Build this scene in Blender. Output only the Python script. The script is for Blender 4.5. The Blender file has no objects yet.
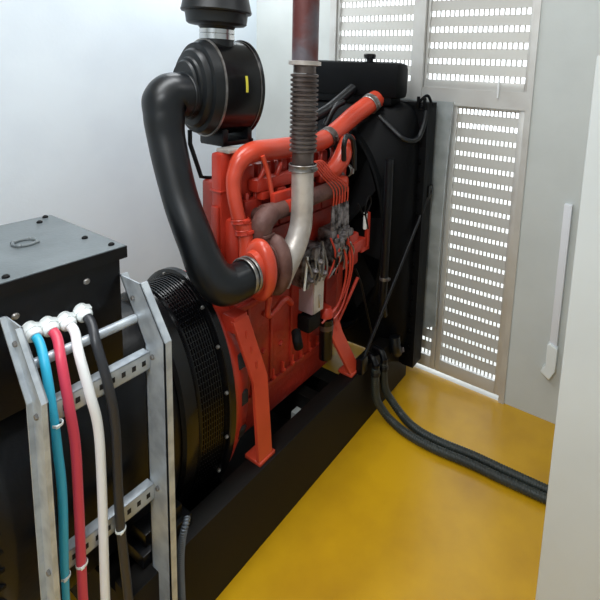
import bpy, bmesh, math, random
from mathutils import Vector, Matrix
random.seed(7)
S = bpy.context.scene
COL = S.collection
PI = math.pi

# ------------------------------------------------------------------ materials
def lin(c):
    return tuple((v/255/12.92 if v/255 <= .04045 else ((v/255+.055)/1.055)**2.4) for v in c)

def mat(name, rgb, rough=.5, metal=0., rgb2=None, scale=8., bump=0., bscale=40., lo=.4, hi=.65, spec=.5, coat=0.):
    m = bpy.data.materials.new(name); m.use_nodes = True
    nt = m.node_tree; b = nt.nodes['Principled BSDF']
    b.inputs['Base Color'].default_value = (*lin(rgb), 1)
    b.inputs['Roughness'].default_value = rough
    b.inputs['Metallic'].default_value = metal
    b.inputs['Specular IOR Level'].default_value = spec
    b.inputs['Coat Weight'].default_value = coat
    tc = nt.nodes.new('ShaderNodeTexCoord')
    if rgb2:
        n = nt.nodes.new('ShaderNodeTexNoise'); n.inputs['Scale'].default_value = scale
        n.inputs['Detail'].default_value = 6
        r = nt.nodes.new('ShaderNodeValToRGB')
        r.color_ramp.elements[0].position = lo; r.color_ramp.elements[0].color = (*lin(rgb), 1)
        r.color_ramp.elements[1].position = hi; r.color_ramp.elements[1].color = (*lin(rgb2), 1)
        nt.links.new(tc.outputs['Object'], n.inputs['Vector'])
        nt.links.new(n.outputs['Fac'], r.inputs['Fac'])
        nt.links.new(r.outputs['Color'], b.inputs['Base Color'])
    if bump:
        n2 = nt.nodes.new('ShaderNodeTexNoise'); n2.inputs['Scale'].default_value = bscale
        n2.inputs['Detail'].default_value = 3
        bp = nt.nodes.new('ShaderNodeBump'); bp.inputs['Strength'].default_value = bump
        bp.inputs['Distance'].default_value = .01
        nt.links.new(tc.outputs['Object'], n2.inputs['Vector'])
        nt.links.new(n2.outputs['Fac'], bp.inputs['Height'])
        nt.links.new(bp.outputs['Normal'], b.inputs['Normal'])
    return m

M = {}
M['wall'] = mat('wall_paint', (222, 233, 241), .75, rgb2=(216, 227, 236), scale=3, bump=.05, bscale=60)
M['wall_grey'] = mat('wall_paint_grey', (203, 208, 206), .7, rgb2=(194, 199, 197), scale=2.5, bump=.05, bscale=60)
M['ceiling'] = mat('ceiling_paint', (232, 234, 234), .85)
M['floor'] = mat('yellow_epoxy', (208, 160, 20), .28, rgb2=(178, 132, 16), scale=3.2, bump=.03, bscale=14, lo=.38, hi=.75, coat=.45)
M['floor'].node_tree.nodes['Principled BSDF'].inputs['Coat Roughness'].default_value = .26
M['ground'] = mat('concrete_outside', (205, 205, 200), .9, rgb2=(185, 185, 180), scale=4)
M['alu'] = mat('door_aluminium', (205, 205, 202), .42, .35, rgb2=(192, 190, 186), scale=5)
M['slat'] = mat('slat_aluminium', (190, 189, 184), .5, .2)
M['zinc'] = mat('galvanised_steel', (190, 198, 204), .36, .4, rgb2=(164, 172, 180), scale=22)
M['zinc_sheet'] = mat('galvanised_sheet', (186, 194, 196), .45, .45, rgb2=(152, 160, 162), scale=7)
M['black'] = mat('black_paint', (8, 9, 12), .32, rgb2=(12, 13, 17), spec=.28, scale=14, bump=.06, bscale=70)
M['black_gloss'] = mat('black_gloss', (8, 8, 10), .24, spec=.4, bump=.03, bscale=30)
M['black_matte'] = mat('black_matte', (6, 7, 9), .5, rgb2=(9, 10, 12), scale=14, spec=.1, bump=.04, bscale=60)
M['black_dark'] = mat('black_flat', (5, 5, 6), .65, spec=.2)
M['skid'] = mat('skid_black', (10, 8, 6), .6, spec=.25, rgb2=(14, 11, 8), scale=6)
M['box_top'] = mat('lid_painted_sheen', (98, 105, 108), .4, rgb2=(88, 95, 98), scale=9, bump=.08, bscale=120)  # grey sheen of the reflected wall, put into the lid's base colour
M['rubber'] = mat('black_rubber', (11, 14, 17), .36, spec=.4, rgb2=(15, 18, 22), scale=10)
M['plastic'] = mat('black_plastic', (12, 15, 18), .42, spec=.4, rgb2=(16, 19, 22), scale=12)
M['orange'] = mat('engine_orange', (182, 54, 36), .36, rgb2=(158, 44, 30), scale=6, bump=.08, bscale=35)
M['orange_cast'] = mat('engine_orange_cast', (168, 46, 31), .42, rgb2=(136, 36, 26), scale=9, bump=.25, bscale=45)
M['orange_pipe'] = mat('orange_pipe', (192, 68, 46), .3, rgb2=(176, 58, 38), scale=7)
M['rust'] = mat('rusty_pipe', (88, 44, 42), .5, .3, rgb2=(92, 86, 92), scale=7, bump=.2, bscale=50, lo=.42, hi=.58)
M['manifold'] = mat('heat_brown_iron', (82, 52, 47), .62, .2, rgb2=(104, 74, 67), scale=14, bump=.3, bscale=60)
M['bellows'] = mat('bellows_steel', (104, 95, 92), .4, .65, rgb2=(78, 66, 62), scale=18)
M['silver'] = mat('aluminised_pipe', (204, 198, 192), .42, .55, rgb2=(170, 162, 156), scale=12, bump=.1, bscale=60)
M['steel'] = mat('dull_steel', (150, 148, 146), .38, .8, rgb2=(110, 106, 102), scale=25)
M['cast_alu'] = mat('cast_aluminium', (132, 126, 126), .45, .5, rgb2=(34, 28, 28), scale=32, bump=.35, bscale=80)
M['ctrl'] = mat('control_grey', (164, 142, 150), .5, rgb2=(152, 132, 140), scale=9)
M['nylon'] = mat('white_nylon', (232, 238, 238), .4)
M['cyan'] = mat('cable_cyan', (46, 178, 216), .4)
M['red'] = mat('cable_red', (206, 62, 86), .4)
M['white'] = mat('cable_white', (236, 240, 242), .4)
M['cblack'] = mat('cable_black', (40, 42, 47), .4)
M['yellow'] = mat('yellow_sticker', (214, 204, 70), .5)
M['cabinet'] = mat('cabinet_paint', (202, 207, 207), .5, rgb2=(197, 202, 202), scale=3)
M['pvc'] = mat('white_pvc', (226, 229, 235), .45)
M['conduit'] = mat('corrugated_conduit', (36, 41, 38), .45, rgb2=(44, 50, 46), scale=10)
M['conduit_grey'] = mat('flexible_conduit_grey', (96, 104, 112), .4, .2)
M['chrome'] = mat('bright_band', (200, 200, 200), .18, 1.)
M['hole'] = mat('slot_dark', (18, 18, 20), .8)

# ------------------------------------------------------------------ mesh helpers
def new(): return bmesh.new()

def add_box(bm, c, s, rot=None, bevel=0.):
    r = bmesh.ops.create_cube(bm, size=1.0)
    vs = r['verts']
    for v in vs: v.co = Vector((v.co.x*s[0], v.co.y*s[1], v.co.z*s[2]))
    if bevel:
        es = list({e for v in vs for e in v.link_edges})
        rr = bmesh.ops.bevel(bm, geom=es, offset=bevel, segments=2, affect='EDGES', profile=.6)
        vs = list({v for f in rr['faces'] for v in f.verts} | {v for v in vs if v.is_valid})
    m = Matrix.Translation(c) @ (rot.to_4x4() if rot else Matrix())
    bmesh.ops.transform(bm, matrix=m, verts=vs)
    return vs

def bb(bm, x0, x1, y0, y1, z0, z1, bevel=0.):
    return add_box(bm, ((x0+x1)/2, (y0+y1)/2, (z0+z1)/2), (abs(x1-x0), abs(y1-y0), abs(z1-z0)), None, bevel)

def smooth_path(pts, n=8):
    P = [Vector(p) for p in pts]
    if len(P) < 3: return P
    out = []
    for i in range(len(P)-1):
        p0 = P[i-1] if i > 0 else 2*P[0]-P[1]
        p1, p2 = P[i], P[i+1]
        p3 = P[i+2] if i+2 < len(P) else 2*P[-1]-P[-2]
        for k in range(n):
            t = k/n
            out.append(.5*((2*p1)+(-p0+p2)*t+(2*p0-5*p1+4*p2-p3)*t*t+(-p0+3*p1-3*p2+p3)*t**3))
    out.append(P[-1]); return out

def interp(vals, n_out):
    if not isinstance(vals, (list, tuple)): return [vals]*n_out
    out = []
    for i in range(n_out):
        t = i/(n_out-1)*(len(vals)-1); k = min(int(t), len(vals)-2); f = t-k
        f = f*f*(3-2*f)
        out.append(vals[k]*(1-f)+vals[k+1]*f)
    return out

def add_tube(bm, pts, r, seg=16, smooth=8, caps=True, ridge=0., ridge_n=0):
    P = smooth_path(pts, smooth) if smooth else [Vector(p) for p in pts]
    if ridge_n:                                   # resample evenly for a corrugated hose
        L = [0.]
        for a, b in zip(P, P[1:]): L.append(L[-1]+(b-a).length)
        Q = []
        n = ridge_n*4
        j = 0
        for i in range(n+1):
            d = L[-1]*i/n
            while j < len(P)-2 and L[j+1] < d: j += 1
            f = (d-L[j])/max(1e-9, L[j+1]-L[j]); Q.append(P[j].lerp(P[j+1], min(1, max(0, f))))
        P = Q
    R = interp(r, len(P))
    if ridge_n: R = [q+(ridge if (i % 4) in (1, 2) else 0) for i, q in enumerate(R)]
    T = [(P[min(i+1, len(P)-1)]-P[max(i-1, 0)]).normalized() for i in range(len(P))]
    up = Vector((0, 0, 1)) if abs(T[0].z) < .9 else Vector((1, 0, 0))
    N = (up-T[0]*up.dot(T[0])).normalized()
    rings = []
    for i, p in enumerate(P):
        N = (N-T[i]*N.dot(T[i])).normalized(); B = T[i].cross(N)
        rings.append([bm.verts.new(p+(N*math.cos(2*PI*k/seg)+B*math.sin(2*PI*k/seg))*R[i]) for k in range(seg)])
    for a, b in zip(rings, rings[1:]):
        for k in range(seg):
            bm.faces.new((a[k], a[(k+1) % seg], b[(k+1) % seg], b[k]))
    if caps:
        bm.faces.new(rings[0][::-1]); bm.faces.new(rings[-1])

def add_lathe(bm, prof, o, axis='Z', seg=32, q=1., closed=False):
    """prof: (distance along the axis, radius); q: height/width of a lying drum's section"""
    o = Vector(o); rings = []
    for t, r in prof:
        ring = []
        for k in range(seg):
            a = 2*PI*k/seg; c, s = math.cos(a)*r, math.sin(a)*r
            v = Vector((c, t, s*q)) if axis == 'Y' else (Vector((c, s, t)) if axis == 'Z' else Vector((t, c, s*q)))
            ring.append(bm.verts.new(o+v))
        rings.append(ring)
    for a, b in zip(rings, rings[1:]):
        for k in range(seg): bm.faces.new((a[k], a[(k+1) % seg], b[(k+1) % seg], b[k]))
    if closed:
        for k in range(seg): bm.faces.new((rings[-1][k], rings[-1][(k+1) % seg], rings[0][(k+1) % seg], rings[0][k]))
    else:
        bm.faces.new(rings[0][::-1]); bm.faces.new(rings[-1])

def add_prism(bm, poly, axis, a, b):
    """poly of 2-D points in the plane across the axis, from a to b along the axis"""
    def v(p, t):
        return Vector((t, p[0], p[1])) if axis == 'X' else (Vector((p[0], t, p[1])) if axis == 'Y' else Vector((p[0], p[1], t)))
    A = [bm.verts.new(v(p, a)) for p in poly]; B = [bm.verts.new(v(p, b)) for p in poly]
    n = len(poly)
    bm.faces.new(A); bm.faces.new(B[::-1])
    for k in range(n): bm.faces.new((A[k], B[k], B[(k+1) % n], A[(k+1) % n]))

def add_torus(bm, c, R, r, axis='Y', q=1., seg=36, s2=12):
    c = Vector(c); g = []
    for i in range(seg):
        a = 2*PI*i/seg; ring = []
        for k in range(s2):
            b = 2*PI*k/s2; rr = R+r*math.cos(b); t = r*math.sin(b)
            u, w = rr*math.cos(a), rr*math.sin(a)*q
            p = Vector((u, t, w)) if axis == 'Y' else (Vector((u, w, t)) if axis == 'Z' else Vector((t, u, w)))
            ring.append(bm.verts.new(c+p))
        g.append(ring)
    for i in range(seg):
        for k in range(s2):
            bm.faces.new((g[i][k], g[(i+1) % seg][k], g[(i+1) % seg][(k+1) % s2], g[i][(k+1) % s2]))

def add_hex(bm, c, r, h, axis='X'):
    add_lathe(bm, [(0, r), (h*.75, r), (h, r*.8)], c, axis, 6)

# ------------------------------------------------------------------ object helpers
WPOS = {}
def obj(name, bm, m, parent=None, label=None, flat=False, bevel=0.):
    bmesh.ops.recalc_face_normals(bm, faces=bm.faces)
    me = bpy.data.meshes.new(name)
    lo = Vector((min(v.co.x for v in bm.verts), min(v.co.y for v in bm.verts), min(v.co.z for v in bm.verts)))
    hi = Vector((max(v.co.x for v in bm.verts), max(v.co.y for v in bm.verts), max(v.co.z for v in bm.verts)))
    c = (lo+hi)/2; c.z = lo.z
    for v in bm.verts: v.co -= c
    if not flat:
        for f in bm.faces: f.smooth = True
        for e in bm.edges:
            if len(e.link_faces) == 2 and e.calc_face_angle(0) > math.radians(38): e.smooth = False
    bm.to_mesh(me); bm.free()
    me.materials.append(M[m] if isinstance(m, str) else m)
    o = bpy.data.objects.new(name, me); COL.objects.link(o)
    if parent:
        o.parent = parent; o.location = c-WPOS[parent]
    else: o.location = c
    WPOS[o] = c.copy()
    if label: o['label'] = label
    if bevel:
        md = o.modifiers.new('bevel', 'BEVEL'); md.width = bevel; md.segments = 2; md.limit_method = 'ANGLE'
    return o

def thing(name, label, cat, loc, group=None):
    o = bpy.data.objects.new(name, None); COL.objects.link(o); o.location = loc
    o.empty_display_size = .05
    WPOS[o] = Vector(loc); o['label'] = label; o['category'] = cat
    if group: o['group'] = group
    return o

def tag(o, label, cat, group=None):
    o['label'] = label; o['category'] = cat
    if group: o['group'] = group
    return o

def struct(name, bm, m, parent=None, **k):
    o = obj(name, bm, m, parent, **k)
    if not parent: o['kind'] = 'structure'
    return o

# ------------------------------------------------------------------ the room
XL, YB, XR, YF, ZC = -2.385, 2.30, 1.5, -1.9, 2.75
DX0, DX1, DZ = -1.74, -.487, 2.62          # opening of the louvred door
b = new(); bb(b, XL-.1, XR+.1, YF, YB, -.1, 0); struct('floor', b, 'floor', flat=True)
b = new(); bb(b, XL-.1, XL, YF, YB+.12, 0, ZC); struct('wall_left', b, 'wall', flat=True)
b = new()
bb(b, XL, DX0, YB, YB+.12, 0, ZC); bb(b, DX1, XR, YB, YB+.12, 0, ZC); bb(b, DX0, DX1, YB, YB+.12, DZ, ZC)
struct('wall_back', b, 'wall_grey', flat=True)
b = new(); bb(b, XR, XR+.1, YF, YB+.12, 0, ZC); struct('wall_right', b, 'wall', flat=True)
b = new(); bb(b, XL-.1, XR+.1, YF-.1, YF, 0, ZC); struct('wall_front', b, 'wall', flat=True)
b = new(); bb(b, XL-.1, XR+.1, YF, YB+.12, ZC, ZC+.1); struct('ceiling', b, 'ceiling', flat=True)
b = new(); bb(b, -8, 8, YB+.12, 14, -.2, -.06); bb(b, DX0, DX1, YB, YB+.12, -.1, -.002)
struct('exterior_ground', b, 'ground', flat=True)

# door frame: jambs, mullion, transom, threshold
b = new()
yf0, yf1 = YB-.012, YB+.05
bb(b, DX0, DX0+.045, yf0, yf1, 0, DZ); bb(b, DX1-.03, DX1, yf0, yf1, 0, DZ)
bb(b, -1.155, -1.085, yf0-.01, yf1, 0, DZ)
bb(b, DX0+.045, -1.155, yf0+.002, yf1, 1.60, 1.69); bb(b, -1.085, DX1-.03, yf0+.002, yf1, 1.60, 1.69)
struct('trim_1', b, 'alu')

def louvre(name, x0, x1, z0, z1, pitch, dot, first, stile=.035, rail=.05, rail0=None):
    fr = new(); ya, yb_ = YB+.002, YB+.035
    rail0 = rail if rail0 is None else rail0
    bb(fr, x0, x0+stile, ya, yb_, z0, z1, .003); bb(fr, x1-stile, x1, ya, yb_, z0, z1, .003)
    bb(fr, x0+stile, x1-stile, ya, yb_, z0, z0+rail0, .003); bb(fr, x0+stile, x1-stile, ya, yb_, z1-rail, z1, .003)
    fo = struct(name, fr, 'alu')
    sl = new(); gp = new(); xa, xb = x0+stile, x1-stile
    z = z0+rail0
    op = pitch*.37
    while z+pitch <= z1-rail+pitch*.6:
        top = min(z+pitch, z1-rail+.004)
        h = top-z-op
        if h > .006:
            add_box(sl, ((xa+xb)/2, YB+.021, z+op+h/2), (xb-xa, .004, h*1.04), Matrix.Rotation(math.radians(-9), 3, 'X'))
        n = max(2, round((xb-xa)/dot))
        for i in range(n+1):
            xx = xa+(xb-xa)*i/n
            bb(gp, xx-dot*.17, xx+dot*.17, YB+.022, YB+.026, z-.003, z+op+.003)
        z += pitch
    if z1-rail-z > .003: bb(sl, xa, xb, YB+.019, YB+.023, z-.002, z1-rail+.002)
    obj('slats', sl, 'slat', fo); obj('perforated_strips', gp, 'slat', fo)
    return fo
louvre('door_1', -.905, DX1-.032, .028, 1.602, .0765, .0222, 0, stile=.03, rail=.012, rail0=.075)
d2 = louvre('door_2', -1.083, -.907, .028, 1.602, .0765, .0222, 0, stile=.03, rail=.012, rail0=.075)
louvre('door_3', DX0+.047, -1.157, .028, 1.602, .0765, .0222, 0, stile=.04, rail=.012, rail0=.075)
louvre('window_1', -1.083, DX1-.032, 1.689, DZ, .0845, .0262, 0, stile=.014, rail=.03, rail0=.045)
louvre('window_2', DX0+.047, -1.157, 1.689, DZ, .0845, .0262, 0, stile=.014, rail=.03, rail0=.03)

# little white cord hanging at the transom louvre
b = new(); add_tube(b, [(-.655, YB-.02, 1.76), (-.656, YB-.022, 1.71), (-.656, YB-.02, 1.655)], .005, 8)
tag(obj('pull_cord', b, 'white'), 'short white pull cord hanging in front of the door transom', 'cord')

# galvanised air-duct sheet between radiator and louvred door
b = new()
sheet = []
N = 12
for i in range(N+1):
    t = i/N; z = .335+1.285*t
    sheet.append((-.905+.012*math.sin(PI*t)*-1 + .016*t, z))
poly = [(-1.83, .36)]+[(-.975, .30)]+sheet+[(-1.83, 1.62)]
add_prism(b, poly, 'Y', YB-.062, YB-.058)
# folded right-hand lip
for (xa, za), (xb, zb) in zip(sheet, sheet[1:]):
    add_prism(b, [(xa, za), (xb, zb), (xb+.012, zb), (xa+.012, za)], 'Y', YB-.064, YB-.05)
sh = obj('duct_sheet', b, 'zinc_sheet')
for xq in (-1.7, -1.3):
    k = new(); bb(k, xq-.02, xq+.02, YB-.058, YB-.054, 0, .40); obj('sheet_support', k, 'zinc_sheet', sh)
tag(sh, 'tall galvanised metal sheet standing between the radiator and the louvred door', 'metal sheet')

# white trunking on the back wall, broken end
t = thing('cable_trunking', 'narrow white plastic trunking running down the wall beside the cabinet edge', 'trunking', (-.262, YB-.018, .26))
b = new(); bb(b, -.289, -.252, YB-.03, YB, .30, 1.17, .005); obj('channel', b, 'pvc', t)
b = new(); add_prism(b, [(-0.296, .44), (-0.284, .45), (-0.246, .43), (-0.246, .31), (-0.270, .255), (-0.293, .27), (-0.315, .285), (-0.306, .31), (-0.294, .325)], 'Y', YB-.045, YB-.001)
obj('torn_end_cover', b, 'nylon', t, bevel=.004)

# control cabinet at the right edge
t = thing('control_cabinet', 'plain pale grey control cabinet filling the right edge', 'cabinet', (.2, 1.4, 0))
b = new(); bb(b, -.116, .50, 1.222, 1.66, .0, 1.815, .006); obj('body', b, 'cabinet', t)
b = new(); bb(b, -.1165, .48, 1.20, 1.22, .06, 1.817, .006); obj('door', b, 'cabinet', t)
b = new(); bb(b, .40, .425, 1.178, 1.20, .95, 1.10, .004); obj('door_handle', b, 'black', t)

# ------------------------------------------------------------------ the generating set
AX, AZ, Q = -1.38, .58, 1.57
G = thing('diesel_generator', 'orange and black diesel generating set on a black steel skid', 'generator', (AX, 1.2, 0))

# skid: two rails and cross members
b = new()
for x0, x1 in ((-1.12, -1.04), (-1.72, -1.64)):
    bb(b, x0, x1, .56, 2.20, 0, .32, .004)
for y in (.60, 1.0, 1.5): bb(b, -1.64, -1.12, y-.03, y+.03, .06, .26)
bb(b, -1.64, -1.12, .60, 1.74, .08, .095); bb(b, -1.64, -1.12, 1.66, 1.74, .095, .21)
skid = obj('skid_base', b, 'skid', G)
b = new(); bb(b, -1.25, -1.18, 1.43, 1.49, .095, .19, .006); obj('support_block', b, 'wall_grey', skid, 'pale support block')

# alternator body
b = new()
add_lathe(b, [(.30, .06), (.30, .17), (.315, .215), (.345, .238), (.36, .240), (.62, .242), (.66, .25), (.70, .252), (.76, .25), (.80, .244)], (AX, 0, AZ), 'Y', 64, Q)
alt = obj('alternator', b, 'black', G)
for k in range(48):     # ventilation slots round the end bell
    a = 2*PI*k/48
    if math.cos(a) < -.1: continue
    b = new(); add_box(b, (AX+.2265*math.cos(a), .33, AZ+.2265*Q*math.sin(a)), (.010, .022, .010), Matrix.Rotation(-a, 3, 'Y')); obj('vent_slot', b, 'black_dark', alt)
b = new()     # perforated drum at the engine end
prof = [(.785, .252), (.795, .262), (.835, .264), (.845, .257)]
y = .85
while y < .93:
    g = (y-.85)*.12
    prof += [(y, .262+g), (y+.0035, .262+g), (y+.0045, .2575+g), (y+.0075, .2575+g)]; y += .0085
prof += [(.936, .2735), (.945, .2735)]
add_lathe(b, prof, (AX, 0, AZ), 'Y', 72, Q)
obj('drum_cover', b, 'black_gloss', alt)
b = new()     # short ribs across the grooves, lower half of the mesh
for k in range(120):
    a = 2*PI*k/120
    add_box(b, (AX+.2632*math.cos(a), .891, AZ+.2632*Q*math.sin(a)), (.003, .084, .0030), Matrix.Rotation(-a, 3, 'Y') @ Matrix.Rotation(-.118, 3, 'Z'))
obj('drum_mesh', b, 'black', alt)
b = new(); add_lathe(b, [(.942, .20), (.942, .287), (.946, .292), (.966, .292), (.97, .287), (.97, .20)], (AX, 0, AZ), 'Y', 72, 1.51, True)
fl = obj('adapter_flange', b, 'black_gloss', alt)
for k in range(16):
    a = 2*PI*(k+.5)/16
    b = new(); add_hex(b, (AX+.281*math.cos(a), .9415, AZ+.281*1.51*math.sin(a)), .0065, -.008, 'Y'); obj('flange_bolt', b, 'steel', alt)
for x, d in ((-1.13, -.02), (-1.63, .02)):
    b = new(); bb(b, x-.05, x+.05, .62, .78, .32, .36, .004); bb(b, x-.05+d, x+.05+d, .64, .76, .355, .40, .004); obj('foot_pad', b, 'black', alt)

# terminal box
b = new(); bb(b, -1.582, -1.178, .16, .642, .93, 1.225, .003)
tb = obj('terminal_box', b, 'black', G)
b = new(); bb(b, -1.592, -1.168, .15, .655, 1.225, 1.2325, .001); bb(b, -1.592, -1.168, .15, .655, 1.2325, 1.26, .004)
obj('box_lid', b, 'box_top', tb, label='box lid with its grey sheen put into the colour')
b = new(); bb(b, -1.1685, -1.1655, .15, .656, 1.226, 1.2575); bb(b, -1.592, -1.168, .6545, .657, 1.226, 1.2575); obj('lid_skirt', b, 'black', tb)
for p in ((-1.19, .395), (-1.198, .632), (-1.57, .632), (-1.53, .60), (-1.30, .615)):
    b = new(); add_lathe(b, [(0, .0075), (.004, .0075), (.007, .004)], (p[0], p[1], 1.26), 'Z', 10); obj('lid_screw', b, 'black_dark', tb)
b = new(); add_torus(b, (-1.38, .505, 1.263), .026, .004, 'Z', 1., 24, 8)
for k in range(4):
    a = PI/4+k*PI/2; add_lathe(b, [(0, .006), (.006, .006), (.009, .003)], (-1.38+.028*math.cos(a), .505+.028*math.sin(a), 1.26), 'Z', 8)
obj('lifting_eye_ring', b, 'box_top', tb)
for (yy, zz) in ((.402, 1.168), (.555, 1.192)):
    b = new(); add_lathe(b, [(-1.1775, .008), (-1.174, .008), (-1.171, .005)], (0, yy, zz), 'X', 12); obj('side_screw', b, 'steel', tb)
GL = [(.426, 1.108), (.461, 1.104), (.499, 1.099), (.537, 1.104)]
def gl_dir(): return Vector((.94, 0, -.34)).normalized()
for yy, zz in GL:
    b = new(); o = Vector((-1.178, yy, zz+.018)); d = gl_dir()
    rot = Vector((0, 0, 1)).rotation_difference(d).to_matrix()
    k = new()
    add_lathe(b, [(0, .0165), (.012, .0165)], (0, 0, -.006), 'Z', 20)
    add_lathe(b, [(0, .0225), (.013, .0225), (.015, .021)], (0, 0, .004), 'Z', 6)
    add_lathe(b, [(0, .0175), (.006, .0185), (.012, .017), (.016, .0135)], (0, 0, .018), 'Z', 12)
    k.free()
    bmesh.ops.transform(b, matrix=Matrix.Translation(o) @ rot.to_4x4(), verts=b.verts)
    obj('cable_gland', b, 'nylon', tb, label='white nylon cable gland')

# flywheel housing (orange)
b = new(); add_lathe(b, [(.97, .20), (.97, .276), (.98, .282), (1.0, .278), (1.03, .262), (1.06, .25), (1.06, .15)], (AX, 0, AZ), 'Y', 60, 1.5)
fh = obj('flywheel_housing', b, 'orange', G)
for k, a in enumerate((.35, .02, -.33, .75)):
    b = new(); add_box(b, (AX+.268*math.cos(a), 1.02, AZ+.268*Q*math.sin(a)), (.012, .034, .05), Matrix.Rotation(-a, 3, 'Y'), .003); obj('inspection_window', b, 'hole', fh, label='dark housing opening')
for k in range(14):
    a = -1.0+k*.17
    b = new(); add_hex(b, (AX+.2625*math.cos(a), .9775, AZ+.2625*Q*math.sin(a)), .006, -.008, 'Y'); obj('housing_bolt', b, 'orange', fh)

# crankcase, sump
b = new()
bb(b, -1.52, -1.20, 1.055, 1.70, .47, .90, .015); bb(b, -1.44, -1.225, 1.10, 1.70, .88, 1.12, .012)
bb(b, -1.53, -1.19, 1.055, 1.70, .455, .485, .004)
for y in (1.12, 1.24, 1.36, 1.48, 1.60): bb(b, -1.205, -1.19, y-.006, y+.006, .50, .88, .003)
bb(b, -1.21, -1.186, 1.06, 1.68, .86, .885, .006)
cc = obj('crankcase', b, 'orange_cast', G)
for k in range(11):
    b = new(); y = 1.075+k*.058
    add_hex(b, (-1.19, y, .50), .0085, .013, 'X'); bb(b, -1.2, -1.184, y-.004, y+.004, .485, .535, .002); obj('sump_bolt', b, 'orange', cc)
for (y, z) in ((1.2, .80), (1.3, .62), (1.3, .80), (1.42, .70), (1.42, .82), (1.54, .64), (1.2, .64)):
    b = new(); add_hex(b, (-1.2, y, z), .011, .012, 'X'); obj('core_plug', b, 'orange_cast', cc)
b = new(); bb(b, -1.51, -1.215, 1.07, 1.70, .31, .455, .03); bb(b, -1.50, -1.25, 1.12, 1.45, .30, .345, .015)
obj('sump', b, 'orange_cast', cc)

# cylinder heads and rocker covers
heads = []
for k in range(6):
    y0 = 1.14+k*.093
    b = new(); bb(b, -1.42, -1.235, y0, y0+.086, 1.12, 1.26, .008)
    for yy in (y0+.02, y0+.066): add_lathe(b, [(1.26, .010), (1.28, .010), (1.285, .006)], (-1.25, yy, 0), 'Z', 6)
    hd = obj('cylinder_head', b, 'orange_cast', G); heads.append(hd)
    b = new(); bb(b, -1.40, -1.27, y0+.003, y0+.083, 1.26, 1.385, .016); obj('rocker_cover', b, 'orange', hd)
    b = new(); add_lathe(b, [(1.385, .010), (1.40, .010), (1.406, .006)], (-1.335, y0+.043, 0), 'Z', 6); obj('cover_bolt', b, 'steel', hd)

# rear gear cover, tall
b = new(); bb(b, -1.328, -1.272, 1.06, 1.15, .90, 1.445, .014); bb(b, -1.29, -1.21, 1.08, 1.15, .90, 1.20, .012); bb(b, -1.385, -1.315, 1.065, 1.12, .90, 1.335, .012); bb(b, -1.332, -1.27, 1.056, 1.155, 1.30, 1.308, .003); bb(b, -1.318, -1.28, 1.05, 1.06, 1.0, 1.25, .006)
rc = obj('rear_gear_cover', b, 'orange', G)
b = new(); bb(b, -1.315, -1.25, 1.075, 1.14, 1.445, 1.460, .004); obj('breather_pad', b, 'silver', rc, label='pale gasket plate')
# ribbed inlet gallery under the charge pipe
b = new()
bb(b, -1.27, -1.215, 1.18, 1.68, 1.285, 1.335, .012)
for k in range(6):
    y = 1.20+k*.088
    add_tube(b, [(-1.25, y, 1.30), (-1.235, y+.03, 1.36), (-1.26, y+.055, 1.40)], .010, 10)
    add_box(b, (-1.222, y+.02, 1.27), (.03, .045, .03), None, .006)
obj('inlet_gallery', b, 'orange', G)
b = new(); add_tube(b, [(-1.20, 1.19, 1.43), (-1.195, 1.215, 1.36), (-1.185, 1.235, 1.24)], .009, 10); obj('support_strut', b, 'orange_pipe', G)
b = new(); bb(b, -1.19, -1.165, 1.22, 1.34, 1.235, 1.285, .006); bb(b, -1.185, -1.16, 1.31, 1.35, 1.18, 1.285, .006); obj('heat_shield_bracket', b, 'orange', G)

# exhaust manifold and turbocharger
b = new(); add_tube(b, [(-1.175, 1.17, 1.215), (-1.17, 1.3, 1.215), (-1.17, 1.5, 1.225), (-1.175, 1.66, 1.225)], .036, 16)
for k in range(6):
    y = 1.19+k*.09; add_tube(b, [(-1.24, y, 1.20), (-1.17, y, 1.215)], .024, 12, 0)
obj('exhaust_manifold', b, 'manifold', G)
b = new(); bb(b, -1.165, -1.13, 1.27, 1.33, 1.205, 1.25, .006); obj('manifold_clamp', b, 'orange', G)

TX, TY, TZ = -1.125, 1.105, 1.035
b = new()
add_torus(b, (TX, TY, TZ), .054, .0245, 'Y', 1.5, 40, 14)
add_lathe(b, [(-.045, .045), (-.045, .052), (-.02, .056), (.03, .055), (.03, .045)], (TX, TY, TZ), 'Y', 32, 1.5)
add_tube(b, [(TX-.06, TY, TZ+.03), (TX-.068, TY+.002, TZ+.10), (TX-.078, TY-.002, TZ+.155)], [.030, .029, .028], 16)
turbo = obj('turbocharger', b, 'orange_pipe', G)
b = new()
add_torus(b, (TX+.004, TY+.072, TZ-.005), .050, .030, 'Y', 1.5, 36, 12)
add_lathe(b, [(.03, .03), (.04, .056), (.10, .062), (.112, .05)], (TX, TY, TZ), 'Y', 28, 1.5)
add_tube(b, [(TX-.03, TY+.06, TZ+.03), (TX-.035, TY+.045, TZ+.10), (TX-.035, TY+.05, TZ+.155), (TX-.04, TY+.10, TZ+.185)], [.040, .036, .041, .040], 16)
bb(b, TX-.075, TX+.005, TY+.02, TY+.075, TZ+.105, TZ+.118, .003)
obj('turbine_housing', b, 'manifold', turbo, label='heat-browned iron turbine housing')
b = new(); add_tube(b, [(TX, TY+.05, TZ-.12), (TX-.005, TY+.05, TZ-.20), (TX-.01, TY+.09, TZ-.20), (TX-.02, TY+.16, TZ-.185), (TX-.05, TY+.23, TZ-.245)], .012, 12); obj('oil_return_pipe', b, 'orange', turbo)

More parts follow.
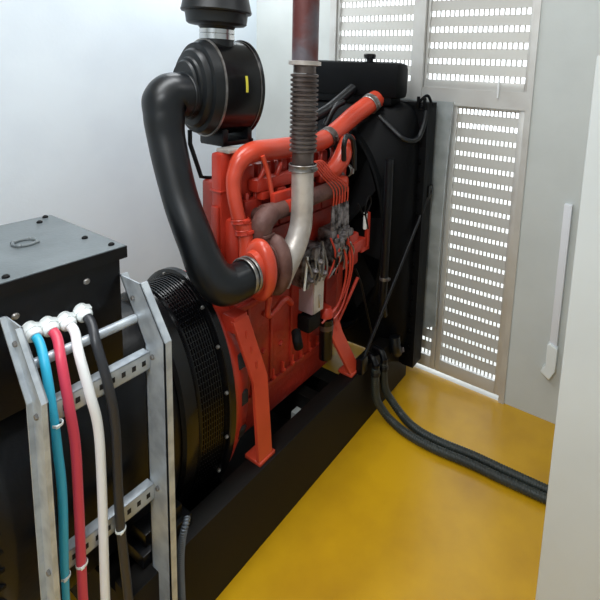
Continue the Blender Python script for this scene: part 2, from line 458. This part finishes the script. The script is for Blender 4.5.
# charge air pipe
b = new()
add_tube(b, [(TX-.078, TY-.002, TZ+.12), (-1.215, 1.088, 1.22), (-1.235, 1.085, 1.31), (-1.24, 1.095, 1.375), (-1.24, 1.13, 1.425), (-1.245, 1.20, 1.44), (-1.25, 1.30, 1.435), (-1.25, 1.45, 1.432), (-1.25, 1.58, 1.435), (-1.25, 1.67, 1.455), (-1.25, 1.75, 1.487), (-1.24, 1.86, 1.545), (-1.205, 2.02, 1.628)],
         [.0245, .0245, .0255, .028, .036, .041, .043, .043, .043, .043, .044, .046, .048], 22, 10)
cp = obj('charge_air_pipe', b, 'orange_pipe', G)
def clamp(name, p, d, r, w, m, parent, label=None, q=None):
    b = new(); rot = Vector((0, 0, 1)).rotation_difference(Vector(d).normalized()).to_matrix()
    add_lathe(b, [(-w, r*.97), (-w, r), (-w*.8, r*1.05), (-w*.5, r*1.02), (w*.5, r*1.02), (w*.8, r*1.05), (w, r), (w, r*.97)], (0, 0, 0), 'Z', 28, 1., True)
    add_box(b, (r*1.08, 0, 0), (.016, .024, .012), None, .002)
    bmesh.ops.transform(b, matrix=Matrix.Translation(p) @ rot.to_4x4(), verts=b.verts)
    return obj(name, b, m, parent, label)
clamp('hose_clamp', (-1.25, 1.655, 1.449), (0, 1, .3), .0465, .020, 'bellows', cp, 'brown-grey hose clamp')
clamp('hose_clamp', (-1.217, 1.962, 1.597), (.1, 1, .5), .050, .018, 'steel', cp, 'dull steel hose clamp')
clamp('hose_clamp', (-1.198, 1.098, 1.165), (-.1, 0, 1), .031, .010, 'orange', cp)
clamp('hose_clamp', (-1.21, 1.091, 1.205), (-.1, 0, 1), .031, .008, 'orange', cp)

# air filter on its bracket
FX, FY, FZ, FQ = -1.40, 1.0, 1.67, 1.42
b = new()
add_lathe(b, [(.085, .115), (.09, .1235), (.255, .1255), (.262, .132), (.27, .132), (.275, .124), (.275, .05)], (FX, FY, FZ), 'Y', 64, FQ)
af = obj('air_filter', b, 'black_gloss', G)
b = new()
add_lathe(b, [(.005, .058), (.005, .066), (.012, .070), (.017, .066), (.020, .076), (.028, .079), (.032, .094), (.042, .100), (.052, .101), (.055, .114), (.075, .119), (.09, .122), (.09, .08)], (FX, FY, FZ), 'Y', 60, FQ)
obj('filter_end_cap', b, 'plastic', af)
b = new(); add_lathe(b, [(.088, .1225), (.088, .1262), (.096, .1262), (.096, .1225)], (FX, FY, FZ), 'Y', 64, FQ, True); obj('clamp_ring', b, 'steel', af, 'grey clamp ring')
b = new(); add_lathe(b, [(.256, .1262), (.256, .1285), (.260, .1285), (.260, .1262)], (FX, FY, FZ), 'Y', 64, FQ, True); obj('rear_rim_band', b, 'steel', af, 'thin grey rim band')
b = new()
a0 = .06
for i in range(6):
    a = -.02+i*.055
    add_box(b, (FX+.1256*math.cos(a), FY+.185, FZ+.1256*FQ*math.sin(a)), (.002, .010, .0115), Matrix.Rotation(-a*.8, 3, 'Y'))
obj('filter_sticker', b, 'yellow', af, 'narrow yellow sticker')
b = new()
add_lathe(b, [(1.80, .060), (1.853, .060)], (FX, FY+.153, 0), 'Z', 32)
obj('filter_neck', b, 'plastic', af)
b = new(); add_lathe(b, [(1.848, .058), (1.850, .0625), (1.868, .0625), (1.870, .0605), (1.872, .0625), (1.886, .0625), (1.888, .058)], (FX, FY+.153, 0), 'Z', 36); obj('neck_band', b, 'chrome', af, 'bright metal band')
b = new()
add_lathe(b, [(1.888, .060), (1.898, .066), (1.902, .098), (1.908, .106), (1.940, .110), (1.944, .112), (1.946, .122), (1.952, .125), (1.962, .122), (2.03, .108), (2.045, .08)], (FX, FY+.153, 0), 'Z', 48)
obj('rain_cap', b, 'plastic', af)
b = new()
for yy, zz, xx in ((1.035, 1.34, -1.43), (1.10, 1.35, -1.36)):
    pass
add_tube(b, [(-1.40, 1.03, 1.52), (-1.40, 1.03, 1.47), (-1.38, 1.06, 1.345), (-1.37, 1.10, 1.335)], .008, 10, 0)
add_tube(b, [(-1.37, 1.115, 1.335), (-1.355, 1.145, 1.45), (-1.35, 1.15, 1.52)], .010, 10, 0)
bb(b, -1.46, -1.33, 1.12, 1.27, 1.455, 1.475, .004)
for yy in (1.13, 1.25): bb(b, -1.46, -1.33, yy-.012, yy+.012, 1.46, 1.52, .004)
obj('filter_bracket', b, 'black', af)

# black rubber intake hose
b = new()
add_tube(b, [(-1.40, 1.03, 1.645), (-1.40, 1.0, 1.645), (-1.40, .962, 1.646), (-1.396, .932, 1.626), (-1.386, .922, 1.575), (-1.365, .918, 1.485), (-1.295, .912, 1.315), (-1.22, .912, 1.185), (-1.17, .924, 1.085), (-1.143, .962, 1.030), (-1.13, 1.01, 1.025), (-1.125, 1.065, 1.033)],
         [.078, .078, .077, .070, .064, .059, .056, .057, .061, .068, .066, .064], 28, 10)
ih = obj('intake_hose', b, 'rubber', G)
def yband(name, c, r, w, m, parent, q=1., label=None):
    b = new(); add_lathe(b, [(-w, r*.96), (-w, r), (-w*.6, r*1.03), (w*.6, r*1.03), (w, r), (w, r*.96)], c, 'Y', 36, q, True)
    return obj(name, b, m, parent, label)
yband('hose_clamp', (-1.125, 1.035, 1.035), .0655, .006, 'steel', ih, 1.02, 'steel worm clamp')
yband('hose_clamp', (-1.125, 1.053, 1.035), .0655, .005, 'steel', ih, 1.02, 'steel worm clamp')
yband('hose_clamp', (-1.40, 1.005, 1.646), .080, .006, 'plastic', ih, 1.)

# engine front: gear cover, water pump, thermostat bend, belt pulley
b = new(); bb(b, -1.55, -1.21, 1.70, 1.76, .50, 1.30, .012); fc = obj('front_gear_cover', b, 'orange', G)
b = new(); add_tube(b, [(-1.22, 1.60, 1.29), (-1.19, 1.62, 1.31), (-1.17, 1.655, 1.36), (-1.18, 1.70, 1.42), (-1.20, 1.75, 1.43)], [.035, .04, .042, .036, .034], 16); bb(b, -1.21, -1.14, 1.625, 1.685, 1.20, 1.28, .02)
th = obj('thermostat_elbow', b, 'orange_pipe', G)
clamp('hose_clamp', (-1.19, 1.72, 1.425), (0, 1, .1), .037, .010, 'steel', th, 'grey hose clamp')
clamp('hose_clamp', (-1.165, 1.69, 1.30), (0, 1, 0), .03, .010, 'steel', th, 'grey hose clamp')
b = new(); add_tube(b, [(-1.14, 1.63, 1.36), (-1.12, 1.60, 1.44), (-1.13, 1.64, 1.47), (-1.13, 1.69, 1.43), (-1.14, 1.72, 1.30)], .012, 10); obj('bypass_hose', b, 'rubber', G)
b = new()
for (z, r) in ((.62, .10), (.92, .085)): add_lathe(b, [(1.76, r*.5), (1.77, r), (1.785, r*.9), (1.80, r), (1.815, r), (1.82, r*.4), (1.86, r*.35)], (AX, 0, z), 'Y', 32, 1.3)
obj('belt_pulleys', b, 'black_dark', G)

# injection pump, its fuel lines, levers
b = new()
bb(b, -1.20, -1.11, 1.525, 1.66, .89, 1.06, .014)
for k in range(6):
    y = 1.54+k*.0215
    add_lathe(b, [(1.06, .0115), (1.10, .0115), (1.105, .009), (1.15, .009), (1.155, .0065), (1.17, .0065)], (-1.125, y, 0), 'Z', 8)
for k in range(14):
    add_box(b, (-1.10+random.uniform(-.004, .008), 1.53+random.random()*.12, .90+random.random()*.14), (.02, random.uniform(.015, .035), random.uniform(.015, .04)), None, .004)
bb(b, -1.19, -1.115, 1.66, 1.70, .89, 1.03, .012)
ip = obj('injection_pump', b, 'cast_alu', G)
b = new()
bb(b, -1.21, -1.125, 1.345, 1.485, .86, 1.02, .016)
for k in range(22):
    add_box(b, (-1.12+random.uniform(-.006, .01), 1.35+random.random()*.13, .87+random.random()*.14), (.02, random.uniform(.008, .035), random.uniform(.01, .05)), Matrix.Rotation(random.uniform(-.5, .5), 3, 'X'), .003)
for k in range(4): add_lathe(b, [(-1.13, .012), (-1.095, .012), (-1.085, .007)], (0, 1.365+.03*k, .90+.03*(k % 3)), 'X', 6)
obj('pump_governor', b, 'cast_alu', ip)
for k in range(5):
    b = new(); y = 1.36+.026*k
    add_tube(b, [(-1.11, y, .86+.02*(k % 2)), (-1.098, y+.01, .92), (-1.11, y+.015*(1 if k % 2 else -1), 1.0+.01*k)], .0045, 8); obj('fuel_pipe', b, 'steel', ip, 'thin bright steel pipe')
for k in range(6):
    b = new(); y = 1.54+k*.0215; yt = 1.44+k*.016
    add_tube(b, [(-1.125, y, 1.165), (-1.123, y, 1.21), (-1.125, y-.01, 1.25), (-1.14, yt+.035, 1.31), (-1.17, yt, 1.365), (-1.20, yt-.02, 1.365)], .0033, 8)
    obj('injector_line', b, 'orange_pipe', ip)
for k, (dy, dz) in enumerate(((0, 0), (.03, .01), (.05, -.03))):
    b = new(); add_tube(b, [(-1.10, 1.59+dy, .99), (-1.085, 1.60+dy, .90), (-1.09, 1.60+dy*.8, .80), (-1.10, 1.56+dy*.5, .70+dz), (-1.13, 1.49+dy*.4, .64+dz)], .0052, 8); obj('red_fuel_hose', b, 'orange', ip)
for k in range(9):
    b = new(); y = 1.50+.018*k; r0 = random.Random(k)
    add_tube(b, [(-1.104, y, 1.04-.03*(k % 3)), (-1.088, y+r0.uniform(-.02, .02), .98-.02*(k % 2)), (-1.096, y+r0.uniform(-.03, .03), .92), (-1.105, y+r0.uniform(-.04, .03), .86)], .0042, 8)
    obj('fuel_line', b, ('orange', 'black_dark', 'steel')[k % 3], ip)
b = new(); bb(b, -1.17, -1.10, 1.68, 1.79, .90, .96, .012); bb(b, -1.12, -1.10, 1.80, 1.82, .90, 1.08, .004); bb(b, -1.14, -1.10, 1.75, 1.82, .89, .91, .004); bb(b, -1.17, -1.11, 1.66, 1.74, .84, 1.0, .014)
lb = obj('pump_lever_bracket', b, 'orange', G)
b = new(); bb(b, -1.115, -1.10, 1.775, 1.79, 1.0, 1.085, .003); obj('sight_tube', b, 'nylon', lb, 'small white tube')
b = new(); add_tube(b, [(-1.10, 1.70, 1.15), (-1.10, 1.76, 1.08), (-1.09, 1.80, 1.13), (-1.09, 1.78, 1.17), (-1.09, 1.75, 1.11), (-1.10, 1.80, 1.0)], .004, 8); obj('wiring_loop', b, 'black_dark', G)

# control box, fuel filter, black solenoid
b = new(); bb(b, -1.215, -1.125, 1.412, 1.482, .715, .875, .004)
cb = obj('engine_control_box', b, 'ctrl', G)
b = new(); add_prism(b, [(1.415, .72), (1.479, .72), (1.479, .871), (1.415, .871)], 'X', -1.125, -1.118); obj('box_cover', b, 'silver', cb, 'lighter metal cover')
b = new(); bb(b, -1.118, -1.112, 1.442, 1.452, .74, .80, .002); obj('cover_latch', b, 'chrome', cb)
b = new(); add_tube(b, [(-1.115, 1.345, .86), (-1.112, 1.35, .94), (-1.115, 1.36, 1.0)], .005, 8); obj('capillary_tube', b, 'nylon', cb, 'whitish tube')
b = new(); bb(b, -1.20, -1.13, 1.40, 1.485, .63, .705, .012); add_tube(b, [(-1.16, 1.35, .66), (-1.13, 1.325, .645), (-1.13, 1.335, .61)], .020, 12)
obj('fuel_lift_pump', b, 'black_dark', G)
b = new(); add_lathe(b, [(.445, .018), (.452, .031), (.645, .032), (.65, .02)], (-1.135, 1.53, 0), 'Z', 24)
ff = obj('fuel_filter', b, 'black_gloss', G)
b = new(); add_lathe(b, [(.65, .02), (.655, .031), (.68, .031), (.70, .018)], (-1.135, 1.53, 0), 'Z', 20); bb(b, -1.20, -1.14, 1.505, 1.555, .65, .70, .008); obj('filter_head', b, 'orange', ff)
b = new(); add_lathe(b, [(.595, .0325), (.618, .0325)], (-1.135, 1.53, 0), 'Z', 24); obj('filter_label', b, 'bellows', ff, 'pale label band')

# orange strap feet
def strap(y0, z0, y1, z1, y2, w, x0, x1, x2, parent):
    b = new()
    def lay(pts, off):
        return [[bm_v(b, (x+off, y-w/2, z)), bm_v(b, (x+off, y+w/2, z))] for x, y, z in pts]
    pts = [(x0, y0, z0), (x1, y1, z1), (x2, y2, .335)]
    A = lay(pts, 0); B = lay(pts, -.016)
    for L_ in (A, B):
        for p, q in zip(L_, L_[1:]): b.faces.new((p[0], p[1], q[1], q[0]))
    for k in (0, 1):
        for i in range(2): b.faces.new((A[i][k], A[i+1][k], B[i+1][k], B[i][k]))
    b.faces.new((A[0][0], A[0][1], B[0][1], B[0][0])); b.faces.new((A[2][0], A[2][1], B[2][1], B[2][0]))
    bb(b, x2-.075, x2+.004, y2-w/2, y2+w/2+.012, .32, .336, .002)
    f = obj('mounting_foot', b, 'orange_pipe', parent, bevel=.004)
    b = new(); add_lathe(b, [(.336, .012), (.338, .012), (.350, .010)], (x2-.035, y2+.005, 0), 'Z', 6); obj('foot_bolt', b, 'black', f)
    for t in (.25, .5, .75):
        b = new(); add_box(b, (x0+(x1-x0)*t+.001, y0+(y1-y0)*t, z0+(z1-z0)*t), (.003, .008, .03), None, .002); obj('slot', b, 'orange', f)
    return f
def bm_v(b, p): return b.verts.new(Vector(p))
strap(1.02, .885, 1.078, .635, 1.075, .066, -1.125, -1.085, -1.055, G)
strap(1.56, .66, 1.575, .55, 1.665, .075, -1.13, -1.10, -1.055, G)
b = new(); add_tube(b, [(-1.12, 1.60, .60), (-1.085, 1.70, .79)], .008, 10, 0); obj('drain_lever', b, 'orange', G)
b = new(); bb(b, -1.19, -1.125, .99, 1.05, .84, .90, .006); obj('foot_mount_pad', b, 'orange', G)

# radiator, tank, shroud, fan
RX0, RX1 = -1.81, -.952
b = new(); bb(b, RX0+.03, RX1-.03, 2.11, 2.19, .22, 1.60); rad = obj('radiator_core', b, 'black_dark', G)
b = new()
bb(b, RX1-.008, RX1, 2.10, 2.20, .14, 1.615, .002); bb(b, RX0, RX0+.008, 2.10, 2.20, .14, 1.615, .002)
bb(b, RX0, RX1, 2.10, 2.20, .14, .22, .003); bb(b, RX0, RX1, 2.10, 2.20, 1.585, 1.615, .003)
bb(b, RX1-.07, RX1, 2.095, 2.103, .14, 1.615, .001); bb(b, RX0, RX0+.07, 2.095, 2.103, .14, 1.615, .001)
obj('radiator_frame', b, 'black_matte', rad)
for k in range(15):
    z = .27+k*.095
    b = new(); add_hex(b, (RX1-.03, 2.095, z), .009, -.014, 'Y'); bb(b, RX1-.045, RX1-.02, 2.087, 2.095, z-.022, z-.016); obj('frame_bolt', b, 'black_gloss', rad)
b = new(); bb(b, RX1-.03, RX1-.012, 2.086, 2.096, 1.585, 1.64, .004); bb(b, RX1-.062, RX1-.048, 2.08, 2.096, 1.58, 1.645, .004); add_tube(b, [(RX1-.05, 2.09, 1.62), (RX1-.02, 2.12, 1.65), (RX1-.004, 2.15, 1.60)], .008, 8); obj('corner_bracket', b, 'black_matte', rad)
b = new(); bb(b, -1.68, -1.078, 1.985, 2.115, 1.625, 1.812, .035); bb(b, -1.66, -1.12, 2.0, 2.11, 1.59, 1.64, .01)
tk = obj('header_tank', b, 'black_matte', rad)
b = new(); add_lathe(b, [(1.81, .018), (1.825, .018), (1.828, .030), (1.845, .033), (1.852, .028)], (-1.275, 2.03, 0), 'Z', 20); obj('filler_cap', b, 'black', tk)
# shroud: rectangular frame drawn into a round fan opening
b = new()
def ell(t, rx, rz, n, y, zc):
    c, s = math.cos(t), math.sin(t)
    return Vector((AX+rx*math.copysign(abs(c)**(2/n), c), y, zc+rz*math.copysign(abs(s)**(2/n), s)))
secs = [(.393, .715, 8, 2.10, .90), (.388, .71, 7, 2.06, .90), (.378, .70, 4.5, 2.02, .90), (.368, .67, 2.8, 1.99, .90), (.340, .62, 2.2, 1.955, .90), (.318, .585, 2, 1.93, .90), (.312, .575, 2, 1.905, .90), (.300, .56, 2, 1.90, .90), (.298, .555, 2, 1.96, .90)]
rings = [[b.verts.new(ell(2*PI*k/72, rx, rz, n, y, zc)) for k in range(72)] for rx, rz, n, y, zc in secs]
for A_, B_ in zip(rings, rings[1:]):
    for k in range(72): b.faces.new((A_[k], A_[(k+1) % 72], B_[(k+1) % 72], B_[k]))
obj('fan_shroud', b, 'black_matte', rad)
b = new()
add_lathe(b, [(1.86, .05), (1.90, .075), (1.97, .075), (1.98, .05)], (AX, 0, .90), 'Y', 24, 1.5)
for k in range(8):
    a = 2*PI*k/8
    u = Vector((math.cos(a), 0, math.sin(a)*1.7)); w = Vector((-math.sin(a), 0, math.cos(a)*1.7))
    pts = []
    for r, hw in ((.06, .03), (.16, .05), (.28, .062)):
        for s_ in (-1, 1): pts.append(Vector((AX, 1.945+s_*.022, .90))+u*r+w*hw*s_)
    V = [b.verts.new(p) for p in pts]+[b.verts.new(p+Vector((0, .005, 0))) for p in pts]
    for o_ in (0, 6):
        b.faces.new((V[o_], V[o_+1], V[o_+3], V[o_+2])); b.faces.new((V[o_+2], V[o_+3], V[o_+5], V[o_+4]))
    for p, q in ((0, 1), (1, 3), (3, 5), (5, 4), (4, 2), (2, 0)): b.faces.new((V[p], V[q], V[q+6], V[p+6]))
obj('cooling_fan', b, 'black_dark', rad)
b = new(); add_tube(b, [(-1.15, 1.94, 1.54), (-1.07, 1.95, 1.475), (-1.02, 1.96, 1.438), (-.99, 2.0, 1.425), (-.975, 2.05, 1.44), (-.968, 2.085, 1.50), (-.965, 2.10, 1.575)], .013, 12); obj('overflow_hose', b, 'rubber', rad)
b = new(); add_tube(b, [(-1.43, 1.70, 1.50), (-1.39, 1.83, 1.56), (-1.345, 1.99, 1.67)], .027, 14); add_tube(b, [(-1.38, 1.80, 1.48), (-1.36, 1.85, 1.57), (-1.34, 1.90, 1.60)], .016, 12); obj('upper_coolant_hose', b, 'rubber', rad)
b = new(); add_tube(b, [(-1.05, 1.89, 1.34), (-1.045, 1.885, 1.1), (-1.045, 1.885, .72), (-1.05, 1.89, .60), (-1.06, 1.93, .50)], .021, 14); lh = obj('side_coolant_pipe', b, 'black', rad)
clamp('hose_clamp', (-1.045, 1.885, .725), (0, 0, 1), .0225, .008, 'steel', lh, 'pale pipe clamp')
b = new(); add_tube(b, [(-1.02, 1.99, .36), (-1.01, 1.985, .30), (-1.02, 2.03, .255), (-1.05, 2.10, .24)], .030, 14); lo_h = obj('lower_coolant_hose', b, 'rubber', rad)
clamp('hose_clamp', (-1.02, 2.02, .262), (-.3, 1, -.4), .032, .008, 'bellows', lo_h, 'grey hose clamp')
# diagonal brace from skid to radiator
b = new(); add_tube(b, [(-.948, 2.18, 1.14), (-1.035, 1.70, .385)], .009, 10, 0)
bb(b, -1.055, -1.02, 1.67, 1.72, .32, .40, .004); bb(b, -.952, -.944, 2.15, 2.20, 1.10, 1.17, .002)
obj('brace_rod', b, 'black', G)
b = new(); add_tube(b, [(-1.10, 1.70, .83), (-1.09, 1.74, .74), (-1.08, 1.80, .55), (-1.07, 1.84, .42)], .005, 8); obj('dipstick_tube', b, 'black', G)

# ------------------------------------------------------------------ exhaust line (own thing: hangs from the roof penetration)
EX, EY = -1.10, 1.302
E_ = thing('exhaust_pipe', 'vertical exhaust line with silver elbow, bellows and rusty upper pipe', 'exhaust pipe', (EX, EY, 1.0))
b = new(); add_tube(b, [(-1.118, 1.185, .955), (-1.112, 1.212, 1.0), (-1.104, 1.25, 1.055), (-1.10, 1.288, 1.125), (-1.10, EY, 1.20), (-1.10, EY, 1.385)], [.052, .050, .047, .044, .0425, .0425], 24, 8)
el = obj('elbow_pipe', b, 'silver', E_)
clamp('pipe_clamp', (EX, EY, 1.385), (0, 0, 1), .052, .014, 'steel', E_, 'grimy V-band clamp')
b = new(); add_lathe(b, [(1.39, .041), (1.445, .041)], (EX, EY, 0), 'Z', 28)
prof = []
for k in range(17):
    z = 1.445+k*.0175
    prof += [(z, .044), (z+.003, .052), (z+.0105, .052), (z+.0135, .044)]
add_lathe(b, prof, (EX, EY, 0), 'Z', 32); add_lathe(b, [(1.74, .042), (1.79, .042)], (EX, EY, 0), 'Z', 28)
obj('bellows', b, 'bellows', E_)
b = new(); add_lathe(b, [(1.768, .045), (1.770, .060), (1.784, .060), (1.786, .045)], (EX, EY, 0), 'Z', 32); obj('flange_ring', b, 'silver', E_)
b = new(); add_lathe(b, [(1.785, .0485), (ZC-.005, .0485)], (EX, EY, 0), 'Z', 32); obj('rusty_riser', b, 'rust', E_, 'rust-red upper pipe')

# ------------------------------------------------------------------ cable ladder with the four power cables
Lt = thing('cable_ladder', 'galvanised cable ladder standing against the alternator', 'cable ladder', (-1.03, .5, 0))
FR = [(-1.082, 1.178), (-.985, 1.045), (-.985, 0.)]
BK = [(-1.178, 1.178), (-1.072, 1.015), (-1.072, 0.)]
def side_rail(yw, yd, dx, nar=0.):
    b = new(); f = [(x+dx, z) for x, z in FR]; k = [(x+dx+nar, z) for x, z in BK]
    y0, y1 = sorted((yw, yw+.003*(1 if yd > 0 else -1)))
    add_prism(b, [f[0], f[1], f[2], k[2], k[1], k[0]], 'Y', y0, y1)
    th_ = .005
    ya, yb2 = sorted((yw, yw+yd))
    for L_, s_ in ((f, -1), (k, 1)):
        for (xa, za), (xb, zb) in zip(L_, L_[1:]):
            add_prism(b, [(xa, za), (xb, zb), (xb+s_*th_, zb), (xa+s_*th_, za)], 'Y', ya, yb2)
    return obj('side_rail', b, 'zinc', Lt)
rr = side_rail(.64, .020, 0.)
rl = side_rail(.385, -.013, -.01, .012)
for (x, z) in ((-1.115, 1.13), (-1.035, .99), (-1.03, .60), (-1.03, .22)):
    b = new(); add_hex(b, (x, .6395, z), .007, -.006, 'Y'); obj('rail_bolt', b, 'steel', rr)
    b = new(); add_hex(b, (x-.01, .3845, z), .007, -.008, 'Y'); obj('rail_bolt', b, 'steel', rl)
b = new(); add_tube(b, [(-1.110, .386, 1.073), (-1.110, .639, 1.073)], .0125, 16, 0); obj('rung', b, 'zinc', Lt)
for z in (.975, .580, .20):
    b = new(); x = -1.048
    bb(b, x-.003, x, .386, .639, z-.024, z+.024, .001); bb(b, x-.03, x, .386, .639, z+.021, z+.024, .001); bb(b, x-.03, x, .386, .639, z-.024, z-.021, .001)
    r_ = obj('rung', b, 'zinc', Lt)
    b = new()
    for k in range(9): bb(b, x-.001, x+.0008, .405+k*.0265, .415+k*.0265, z-.007, z+.007, .0004)
    obj('rung_slots', b, 'hole', r_)

def cable(label, path, m, r, tie=None):
    b = new(); add_tube(b, path, r, 16, 8)
    o = tag(obj('power_cable', b, m), label, 'cable', 'power cables hanging on the cable ladder')
    if tie:
        for p, rr_ in tie:
            k = new(); add_lathe(k, [(-.003, rr_), (-.003, rr_+.0016), (.003, rr_+.0016), (.003, rr_)], p, 'Z', 16, 1., True)
            add_box(k, (p[0]+rr_+.001, p[1]-.004, p[2]), (.005, .008, .007), None, .001)
            obj('cable_tie', k, 'nylon', o, 'white cable tie')
    return o
def cpath(y, z, pts):
    s = Vector((-1.178, y, z+.018)); d = gl_dir()
    return [s+d*.015, s+d*.055]+[Vector(p) for p in pts]
cable('cyan blue power cable, leftmost, close to the left ladder rail', cpath(*GL[0], [(-1.078, .416, 1.068), (-1.045, .410, .985), (-1.035, .411, .89), (-1.034, .414, .76), (-1.034, .406, .50), (-1.035, .41, .25), (-1.035, .41, .02)]), 'cyan', .0094, [((-1.035, .414, .955), .0097), ((-1.034, .409, .565), .0097)])
cable('red power cable on the ladder between the blue and white ones', cpath(*GL[1], [(-1.078, .447, 1.068), (-1.043, .442, .975), (-1.034, .446, .88), (-1.034, .446, .74), (-1.034, .443, .46), (-1.035, .447, .22), (-1.035, .45, .02)]), 'red', .0105, [((-1.034, .445, .56), .0110)])
cable('white power cable on the ladder between the red and black ones', cpath(*GL[2], [(-1.078, .484, 1.068), (-1.043, .487, .975), (-1.034, .497, .88), (-1.034, .498, .71), (-1.034, .493, .40), (-1.035, .496, .20), (-1.035, .50, .02)]), 'white', .0105)
cable('black power cable, rightmost of the four on the ladder', cpath(*GL[3], [(-1.078, .524, 1.068), (-1.043, .528, .975), (-1.034, .536, .86), (-1.034, .536, .68), (-1.034, .538, .57), (-1.034, .550, .34), (-1.036, .555, .18), (-1.036, .56, .02)]), 'cblack', .0108, [((-1.034, .538, .565), .0110)])

# grey flexible conduit rising in front of the skid end
b = new(); add_tube(b, [(-1.018, .70, .012), (-1.018, .695, .20), (-1.018, .694, .30), (-1.018, .698, .36), (-1.018, .706, .40), (-1.021, .716, .418), (-1.03, .728, .425)], .0085, 12, 8, True, .0022, 66)
tag(obj('flexible_conduit', b, 'conduit_grey'), 'thin grey ribbed conduit rising in front of the skid beside the ladder', 'conduit')

# two corrugated hoses on the floor
def fhose(label, path):
    b = new(); add_tube(b, path, .0185, 16, 8, True, .002, 130)
    tag(obj('floor_hose', b, 'conduit'), label, 'hose', 'dark hoses running from the skid across the floor')
fhose('dark corrugated floor hose, the one lying nearer the viewer', [(-1.005, 1.77, .31), (-1.005, 1.775, .23), (-1.0, 1.79, .13), (-.965, 1.82, .045), (-.91, 1.815, .021), (-.84, 1.795, .021), (-.75, 1.785, .021), (-.65, 1.786, .021), (-.505, 1.80, .021), (-.37, 1.803, .021), (-.18, 1.812, .021), (.0, 1.82, .021), (.25, 1.84, .021)])
fhose('dark corrugated floor hose, the one lying nearer the louvred door', [(-1.0, 1.845, .30), (-1.0, 1.85, .22), (-.995, 1.87, .13), (-.965, 1.90, .055), (-.90, 1.885, .021), (-.83, 1.852, .021), (-.75, 1.836, .021), (-.65, 1.836, .021), (-.505, 1.849, .021), (-.37, 1.852, .021), (-.18, 1.858, .021), (.0, 1.868, .021), (.25, 1.888, .021)])
b = new()
add_lathe(b, [(.27, .024), (.29, .024), (.295, .02), (.325, .018)], (-1.005, 1.775, 0), 'Z', 12); add_lathe(b, [(.26, .024), (.28, .024), (.285, .02), (.32, .018)], (-1.0, 1.846, 0), 'Z', 12)
add_tube(b, [(-1.0, 1.846, .315), (-1.02, 1.85, .345), (-1.07, 1.86, .345)], .017, 10); add_tube(b, [(-1.005, 1.775, .32), (-1.03, 1.78, .348), (-1.07, 1.79, .348)], .017, 10)
obj('hose_fittings', b, 'black', G)

# ------------------------------------------------------------------ camera
R = [[0.8546012120667084, 0.5174051046274762, 0.0441443772132225], [0.11251974853800589, -0.1015161914142517, -0.9884501854265033], [-0.5069478025626079, 0.8496978407564512, -0.14497415249197973]]
cd = bpy.data.cameras.new('camera'); co = bpy.data.objects.new('camera', cd); COL.objects.link(co)
right, down, fwd = Vector(R[0]), Vector(R[1]), Vector(R[2])
m = Matrix((right, -down, -fwd)).transposed().to_4x4(); m.translation = Vector((0, 0, 1.75))
co.matrix_world = m
cd.sensor_fit = 'HORIZONTAL'; cd.sensor_width = 36
cd.lens = 448.859/600*36
cd.shift_x = (300-376.68)/600; cd.shift_y = -(300-139.63)/600
cd.clip_start = .02
S.camera = co

# ------------------------------------------------------------------ light
w = bpy.data.worlds.new('daylight'); S.world = w; w.use_nodes = True
bg = w.node_tree.nodes['Background']; bg.inputs[0].default_value = (.90, .96, 1.0, 1); bg.inputs[1].default_value = 2.7
def area(name, loc, rot, sx, sy, power, col=(1, 1, 1)):
    l = bpy.data.lights.new(name, 'AREA'); l.shape = 'RECTANGLE'; l.size = sx; l.size_y = sy; l.energy = power; l.color = col
    o = bpy.data.objects.new(name, l); COL.objects.link(o); o.location = loc; o.rotation_euler = rot
area('added_overhead_fill', (-.4, -.6, ZC-.05), (0, 0, 0), .3, 1.3, 40, (.95, .98, 1))  # unseen overhead light, added behind the camera to brighten the facing sides
area('added_overhead_fill', (-1.25, .7, ZC-.05), (0, 0, 0), .3, 1.3, 24, (.95, .98, 1))  # second unseen overhead fill, added above the generator
area('added_overhead_fill', (-.35, 1.5, ZC-.05), (0, 0, 0), .3, 1.0, 6, (.95, .98, 1))  # weak unseen fill, added over the floor near the door
area('added_overhead_fill', (-2.1, 1.7, ZC-.05), (0, 0, 0), .2, .9, 10, (.95, .98, 1))  # unseen fill added over the left aisle to brighten the floor patch past the engine

S.view_settings.view_transform = 'Standard'; S.view_settings.look = 'None'
S.view_settings.gamma = 1; S.view_settings.use_curve_mapping = False
S.view_settings.exposure = 0.0
